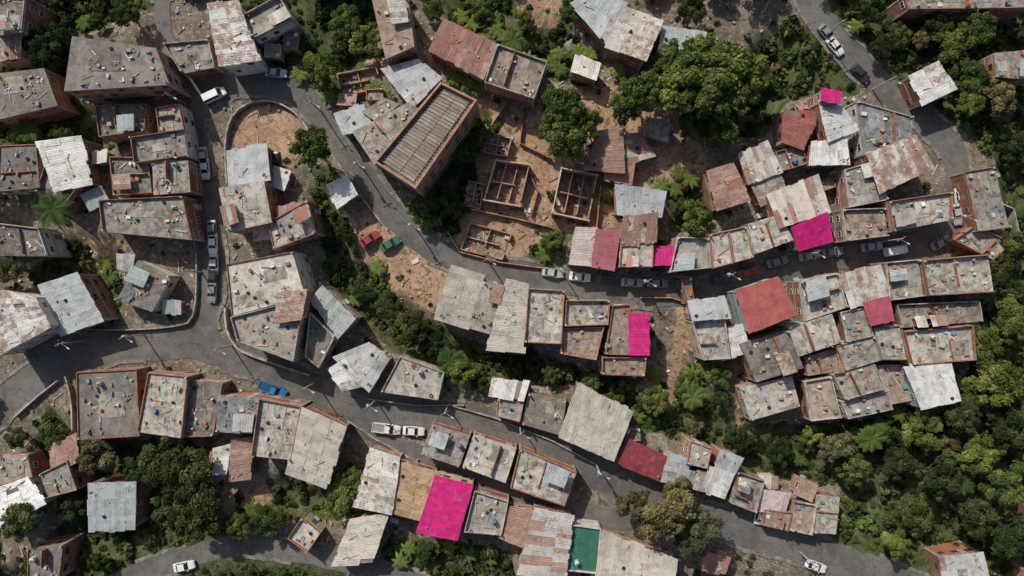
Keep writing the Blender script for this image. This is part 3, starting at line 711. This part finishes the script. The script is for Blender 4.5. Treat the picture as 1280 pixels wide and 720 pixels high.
TR=[(850,72,34,'b'),(888,68,36,'b'),(932,88,44,'b'),(895,118,44,'b'),(858,112,38,'b'),(903,165,26,'b'),(958,112,26,'b'),(802,115,32,'b'),(780,138,26,'b'),(822,98,22,'b'),(868,150,24,'b'),
(705,135,33,'b'),(710,172,34,'b'),(735,152,24,'b'),(688,158,20,'b'),(388,184,32,'b'),(48,58,28,'d'),(70,40,20,'d'),(158,18,22,'d'),(455,50,26,'l'),(400,88,26,'l'),(430,20,24,'l'),(385,50,20,'d'),
(876,272,28,'b'),(850,255,14,'l'),(828,640,42,'y'),(790,628,28,'y'),(868,662,34,'y'),(845,610,24,'y'),(232,598,42,'d'),(200,578,34,'d'),(250,640,36,'d'),(205,640,30,'d'),(165,590,24,'d'),(118,572,32,'y'),(425,628,34,'l'),(440,600,20,'l'),
(335,650,26,'l'),(300,655,20,'l'),(14,338,24,'y'),(20,365,14,'d'),(508,410,28,'d'),(540,430,22,'d'),(578,466,22,'l'),(560,440,18,'d'),(480,385,22,'d'),(450,365,20,'d'),(600,480,14,'d'),(716,6,22,'l'),(862,14,24,'d'),(600,4,16,'l'),(540,10,16,'l'),
(1200,48,30,'l'),(1218,95,30,'l'),(1180,26,24,'d'),(1232,32,26,'l'),(1164,40,18,'y'),(1255,120,28,'y'),(1272,180,22,'d'),(1210,130,20,'l'),(1090,15,22,'d'),(1125,45,20,'d'),(1100,60,18,'d'),
(610,160,18,'l'),(560,255,22,'d'),(525,268,16,'l'),(582,190,16,'l'),(690,300,16,'l'),(655,20,14,'l'),(30,650,28,'d'),(80,640,22,'d'),(60,545,22,'l'),(20,545,18,'d'),(1245,340,24,'d'),(1262,300,18,'l'),(1160,540,34,'l'),(1200,520,26,'d'),(1110,540,22,'l'),(1050,560,26,'y'),(1130,580,26,'d'),
(1255,480,36,'l'),(1230,430,26,'l'),(1270,400,30,'l'),(1220,490,26,'l'),(1265,540,32,'d'),(1225,570,30,'l'),(1180,600,34,'d'),(1260,610,34,'l'),(1220,650,32,'d'),(1150,650,28,'d'),(1270,680,34,'d'),(1190,560,20,'y'),(1120,680,22,'l'),(640,465,16,'d'),(690,470,16,'d'),(740,480,16,'l'),(820,500,22,'l'),(860,480,20,'l'),(900,470,22,'l'),(905,500,16,'d'),(930,545,20,'d'),(980,570,22,'d'),(1020,545,16,'l'),(770,500,16,'l'),(1075,590,24,'d')]
for t_ in TR: tree(*t_)
placed=[(a,b,r*.8) for a,b,r,_ in TR]
c=0
for _ in range(9000):
    px,py=U(-250,1530),U(-190,910); x,y=W(px,py); inside=-30<px<1310 and -30<py<750
    if look(vegb,x,y)<.85 or look(rd,x,y)<3: continue
    if inside and 490<px<1000 and py<345: continue
    if look(bm,x,y) or look(bm,x+2.5,y) or look(bm,x-2.5,y) or look(bm,x,y+2.5) or look(bm,x,y-2.5): continue
    r=U(8,20) if inside else U(18,36)
    if any(math.hypot(px-a,py-b)<(r+q)*(.85 if inside else .75) for a,b,q in placed): continue
    if inside and R()<.5: continue
    placed.append((px,py,r)); tree(px,py,r,random.choice('dddly')); c+=1
    if c>270: break
ug=empty('undergrowth_foliage'); n=0
for _ in range(60000):
    if n>6200: break
    px,py=U(-120,1400),U(-100,820); x,y=W(px,py); v=look(vegb,x,y)
    if look(bm,x,y) or look(rd,x,y)<1.1: continue
    if v<.5:
        if R()>.10: continue
        s=U(.3,.9)
    else:
        if R()>v: continue
        s=U(.3,1.1) if R()<.85 else U(1.1,2.0)
        if look(rd,x,y)<2.2: s=min(s,.8)
    if s>.9 and (look(bm,x+s,y) or look(bm,x-s,y) or look(bm,x,y+s) or look(bm,x,y-s)): s*=.5
    o=bpy.data.objects.new('shrub',random.choice(BU)); COL.objects.link(o); o.parent=ug
    o.location=(x,y,look(TZ,x,y)-.1); o.rotation_euler=(0,0,U(0,6.28)); o.scale=(s,s,s*U(.8,1.3)); n+=1
def frond(mb,base,ang,L,droop,w,col,nseg=7,leaflet=True):
    ca,sa=math.cos(ang),math.sin(ang); pts=[]
    for k in range(nseg+1):
        t=k/nseg; r=L*t*(1-.12*t); pts.append(Vector((base[0]+ca*r,base[1]+sa*r,base[2]+L*(.35*t-droop*t*t))))
    side=Vector((-sa,ca,0))
    for k in range(nseg):
        t=(k+.5)/nseg; ww=w*math.sin(math.pi*min(1,t*.85+.12))
        for s in(-1,1):
            if leaflet:
                for m in range(3):
                    p=pts[k].lerp(pts[k+1],m/3); e=p+side*s*ww+Vector((ca,sa,0))*ww*.5-Vector((0,0,ww*.35)); d=(pts[k+1]-pts[k])*.30
                    mb.poly([p,p+d,e+d*.5,e],'leaf',(*vary(col,.25),1))
            else:
                t2=(k+1)/nseg; w0=w*math.sin(math.pi*min(1,k/nseg*.9+.06)); w1=w*math.sin(math.pi*min(1,t2*.9+.06))
                mb.poly([pts[k],pts[k+1],pts[k+1]+side*s*w1-Vector((0,0,w1*.3)),pts[k]+side*s*w0-Vector((0,0,w0*.3))],'leaf',(*vary(col,.15),1))
def palm(px,py,L,h):
    x,y=W(px,py,h); z=look(TZ,x,y); m=MB(); m.cyl((0,0,-1),(.1,.1,h*.5),.24,.18,8,'bark'); m.cyl((.1,.1,h*.5),(.1,.2,h),.18,.14,8,'bark')
    for k in range(22): frond(m,(.1,.2,h),k*2.399,L*U(.8,1.1),U(.4,1.0) if k<14 else U(.1,.3),.7,(.07,.12,.035))
    o=m.obj('palm_tree'); o.location=(x,y,z)
palm(66,262,4.6,8)
for p in [(1100,555),(870,500),(1215,610),(640,50),(20,160),(560,455)]: palm(*p,U(2.6,3.4),U(5,6.5))
def banana(px,py):
    x,y=W(px,py,2.5); z=look(TZ,x,y); m=MB(); m.cyl((0,0,-.5),(0,0,1.6),.16,.1,7,'bark')
    for k in range(9): frond(m,(0,0,1.6),k*.7+U(-.2,.2),U(1.8,2.6),U(.3,.7),.38,(.11,.165,.045),6,False)
    o=m.obj('banana_plant'); o.location=(x,y,z)
for p in [(570,95),(583,100),(600,2),(618,14),(575,12),(632,40),(700,60),(725,58),(690,72),(850,215),(866,222),(846,235),(600,110),(740,62),(620,30),(590,20),(510,690),(530,700),(560,690),(585,700),(610,705),(540,712),(500,705),(828,230),(655,12),(480,118),(468,108),(520,262),(530,275),(372,90),(410,120),(335,665),(310,640),(870,470),(885,462),(690,300),(680,318),(1130,520),(1170,525),(200,170),(1075,30),(760,240),(130,345),(125,330),(775,85),(700,80),(660,70),(990,30),(1000,90),(820,470),(800,525),(960,545),(1010,580),(1250,370),(440,375),(470,335),(30,110),(90,20),(1160,670)]: banana(*p)

# ------------------------------------------------------------ vehicles
def vehicle(px,py,ang,col,kind='car'):
    x,y=W(px,py,.8); root=empty({'car':'parked_car','pickup':'pickup_truck','van':'parked_van'}[kind],(x,y,.05)); root.rotation_euler=(0,0,-math.radians(ang))
    b=MB(); L={'car':2.15,'pickup':2.65,'van':2.4}[kind]; col=(*col,1)
    st=[(-1,.70,.35,.72),(-.97,.82,.28,.86),(-.8,.87,.25,.94),(-.35,.89,.22,.96),(.25,.89,.22,.96),(.6,.87,.22,.92),(.85,.83,.25,.84),(.97,.74,.3,.74),(1,.62,.36,.62)]
    if kind=='van': st=[(a,w*1.03,l,t*1.1) for a,w,l,t in st]
    rings=[]
    for a,w,l,t in st:
        X=a*L; rings.append([(X,-w*.9,l),(X,-w,l+.2),(X,-w,t-.14),(X,-w*.86,t),(X,w*.86,t),(X,w,t-.14),(X,w,l+.2),(X,w*.9,l)])
    for i in range(len(rings)-1):
        A,B=rings[i],rings[i+1]
        for k in range(8):
            l=(k+1)%8
            b.poly([A[k],B[k],B[l],A[l]][::-1],'car',col)
    b.poly(rings[0],'car',col); b.poly(rings[-1][::-1],'car',col)
    cab=MB()
    c0,c1,t0,t1,zt={'car':(-.72,.42,-.48,.12,1.42),'pickup':(-.12,.5,-.06,.28,1.62),'van':(-.94,.68,-.9,.42,1.95)}[kind]
    z0=.93; wb,wt=.80,.66 if kind!='van' else .72
    bq=[(c0*L,-wb),(c1*L,-wb),(c1*L,wb),(c0*L,wb)]; tq=[(t0*L,-wt),(t1*L,-wt),(t1*L,wt),(t0*L,wt)]
    for i in range(4):
        j=(i+1)%4; cab.poly([(*bq[i],z0),(*bq[j],z0),(*tq[j],zt-.06),(*tq[i],zt-.06)],'glass' if not(kind=='van' and i==3) else 'car',col)
    cab.prism([(p[0],p[1]) for p in tq],zt-.06,zt-.01,'car',col,top=False)
    tq2=[(p[0]*.97+.0,p[1]*.93) for p in tq]
    for i in range(4):
        j=(i+1)%4; cab.poly([(*tq[i],zt-.01),(*tq[j],zt-.01),(*tq2[j],zt+.03),(*tq2[i],zt+.03)],'car',col)
    cab.poly([(*p,zt+.03) for p in tq2],'car',col)
    for i in range(4): cab.cyl((*bq[i],z0),(*tq[i],zt-.03),.05,.045,5,'car',col)
    for s in(-1,1):
        if kind!='pickup': cab.cyl(((c0+c1)/2*L,s*wb,z0),((t0+t1)/2*L,s*wt,zt-.03),.045,.04,5,'car',col)
        cab.box((c1*L*.85,s*.98),(.18,.16),.92,1.08,0,'car',col)
    if kind=='pickup':
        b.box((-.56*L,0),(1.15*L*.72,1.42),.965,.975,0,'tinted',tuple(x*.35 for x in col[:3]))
        for s in(-1,1): b.box((-.56*L,s*.78),(1.15*L*.75,.12),.9,1.12,0,'car',col)
        b.box((-.985*L,0),(.08,1.5),.7,1.1,0,'car',col)
    d=MB()
    for s in(-1,1):
        d.box((.985*L,s*.52),(.08,.3),.58,.7,0,'tinted',(.7,.7,.68)); d.box((-.99*L,s*.6),(.06,.25),.65,.8,0,'tinted',(.4,.02,.02))
    d.box((1.01*L,0),(.1,1.3),.33,.5,0,'tinted',(.1,.1,.1)); d.box((-1.01*L,0),(.1,1.4),.33,.5,0,'tinted',(.1,.1,.1))
    w=MB()
    for a in(-.62,.64):
        for s in(-1,1):
            w.cyl((a*L,s*.68,.32),(a*L,s*.9,.32),.32,.32,14,'rubber'); w.cyl((a*L,s*.9,.32),(a*L,s*.915,.32),.18,.17,10,'tinted',(.4,.4,.4))
    b.obj('body',root);cab.obj('cabin',root);d.obj('lights_and_bumpers',root);w.obj('wheels',root)
    if kind=='pickup' : root.scale=(1.06,1.1,1.05)
WH=(.7,.7,.7);GR=(.22,.23,.24);BK=(.03,.03,.035);SI=(.38,.39,.41);RD=(.28,.035,.03);BL=(.03,.17,.40);GN=(.04,.13,.08)
for v in [(483,536,8,WH,'pickup'),(517,539,4,WH),(341,487,22,BL,'pickup'),(254,197,85,SI),(256,211,86,WH),(265,288,88,GR),(266,305,90,WH),(267,331,90,SI),(266,348,92,BK),(265,365,93,GR),(268,119,-25,WH,'van'),
 (345,91,5,SI),(462,299,-35,RD),(488,305,-30,GN),(344,203,85,BK),(691,341,8,SI),(725,346,6,WH),(757,349,6,BK),(822,354,2,GR),(858,354,-3,GN,'van'),(904,349,-8,BK),(935,340,-14,RD),(972,327,-16,GR),(1012,319,-12,SI),(1041,315,-8,GR),
 (1090,308,-8,SI),(1120,313,-10,WH,'van'),(1176,303,-30,GR),(1196,268,80,SI),(1044,58,50,WH),(1034,42,50,GR),(230,708,-12,WH),(1020,708,20,WH),(950,641,100,WH,'van'),(1200,248,85,WH),(1076,92,44,BK),(790,353,4,SI)]: vehicle(*v)

# ------------------------------------------------------------ utility poles + wires
PO=[[(105,426),(180,418),(290,432),(395,478),(470,500),(560,508),(650,532),(745,580),(880,640),(1000,690)],[(252,340),(240,265),(232,200),(232,130)],[(402,140),(455,212),(520,285),(610,326),(700,338),(800,352),(900,344),(1000,318),(1100,302),(1180,275)],[(1090,112),(1030,45)]]
for line in PO:
    tops=[]
    for p in line:
        x,y=W(*p); m=MB(); m.cyl((0,0,-.5),(0,0,8),.16,.1,8,'conc',(.4,.39,.36,.3)); m.box((0,0),(1.8,.12),7.4,7.52,.5,'tinted',(.2,.17,.14))
        m.cyl((0,0,6.9),(1.4,-.8,7.3),.04,.03,5,'tinted',(.4,.4,.4)); m.box((1.5,-.86),(.55,.22),7.24,7.36,-.5,'tinted',(.5,.5,.5))
        for s in(-.8,0,.8): m.cyl((s*math.cos(.5),s*math.sin(.5),7.52),(s*math.cos(.5),s*math.sin(.5),7.68),.05,.04,6,'tinted',(.5,.5,.5))
        if R()<.4: m.cyl((-.3,.1,6.2),(-.3,.1,7.0),.25,.25,10,'tinted',(.4,.42,.42))
        o=m.obj('utility_pole'); o.location=(x,y,0); tops.append((x,y))
    w=MB()
    for a,b in zip(tops,tops[1:]):
        for s in(-.8,0,.8):
            ox,oy=s*math.cos(.5),s*math.sin(.5); prev=None
            for k in range(9):
                t=k/8; p=Vector((a[0]+(b[0]-a[0])*t+ox,a[1]+(b[1]-a[1])*t+oy,7.68-1.0*4*t*(1-t)*.6))
                if prev is not None: w.cyl(prev,p,.018,.018,3,'rubber',cap=False)
                prev=p
    w.obj('power_line')

# ------------------------------------------------------------ light, sky, camera
EL=math.radians(41); d=Vector((-.55,.83,0)).normalized()
sv=Vector((d.x*math.cos(EL),d.y*math.cos(EL),math.sin(EL)))
ld=bpy.data.lights.new('sun','SUN'); ld.energy=4.5; ld.angle=math.radians(.6); ld.color=(1,.93,.82)
lo=bpy.data.objects.new('sun',ld); lo.rotation_euler=sv.to_track_quat('Z','Y').to_euler(); lo.location=(0,0,200); COL.objects.link(lo)
w=bpy.data.worlds.new('World'); scene.world=w; w.use_nodes=True; nt=w.node_tree
sky=nt.nodes.new('ShaderNodeTexSky'); sky.sky_type='NISHITA'; sky.sun_disc=False; sky.sun_elevation=EL; sky.sun_rotation=math.atan2(d.x,d.y); sky.dust_density=3
bg=nt.nodes['Background']; bg.inputs[1].default_value=.095; nt.links.new(sky.outputs[0],bg.inputs[0])
cd=bpy.data.cameras.new('camera'); cd.sensor_width=36; cd.lens=18*H/(640*S); cd.clip_end=8000; cd.clip_start=1
co_=bpy.data.objects.new('camera',cd); co_.location=(0,0,H); COL.objects.link(co_); scene.camera=co_
print('objects',len(bpy.data.objects))
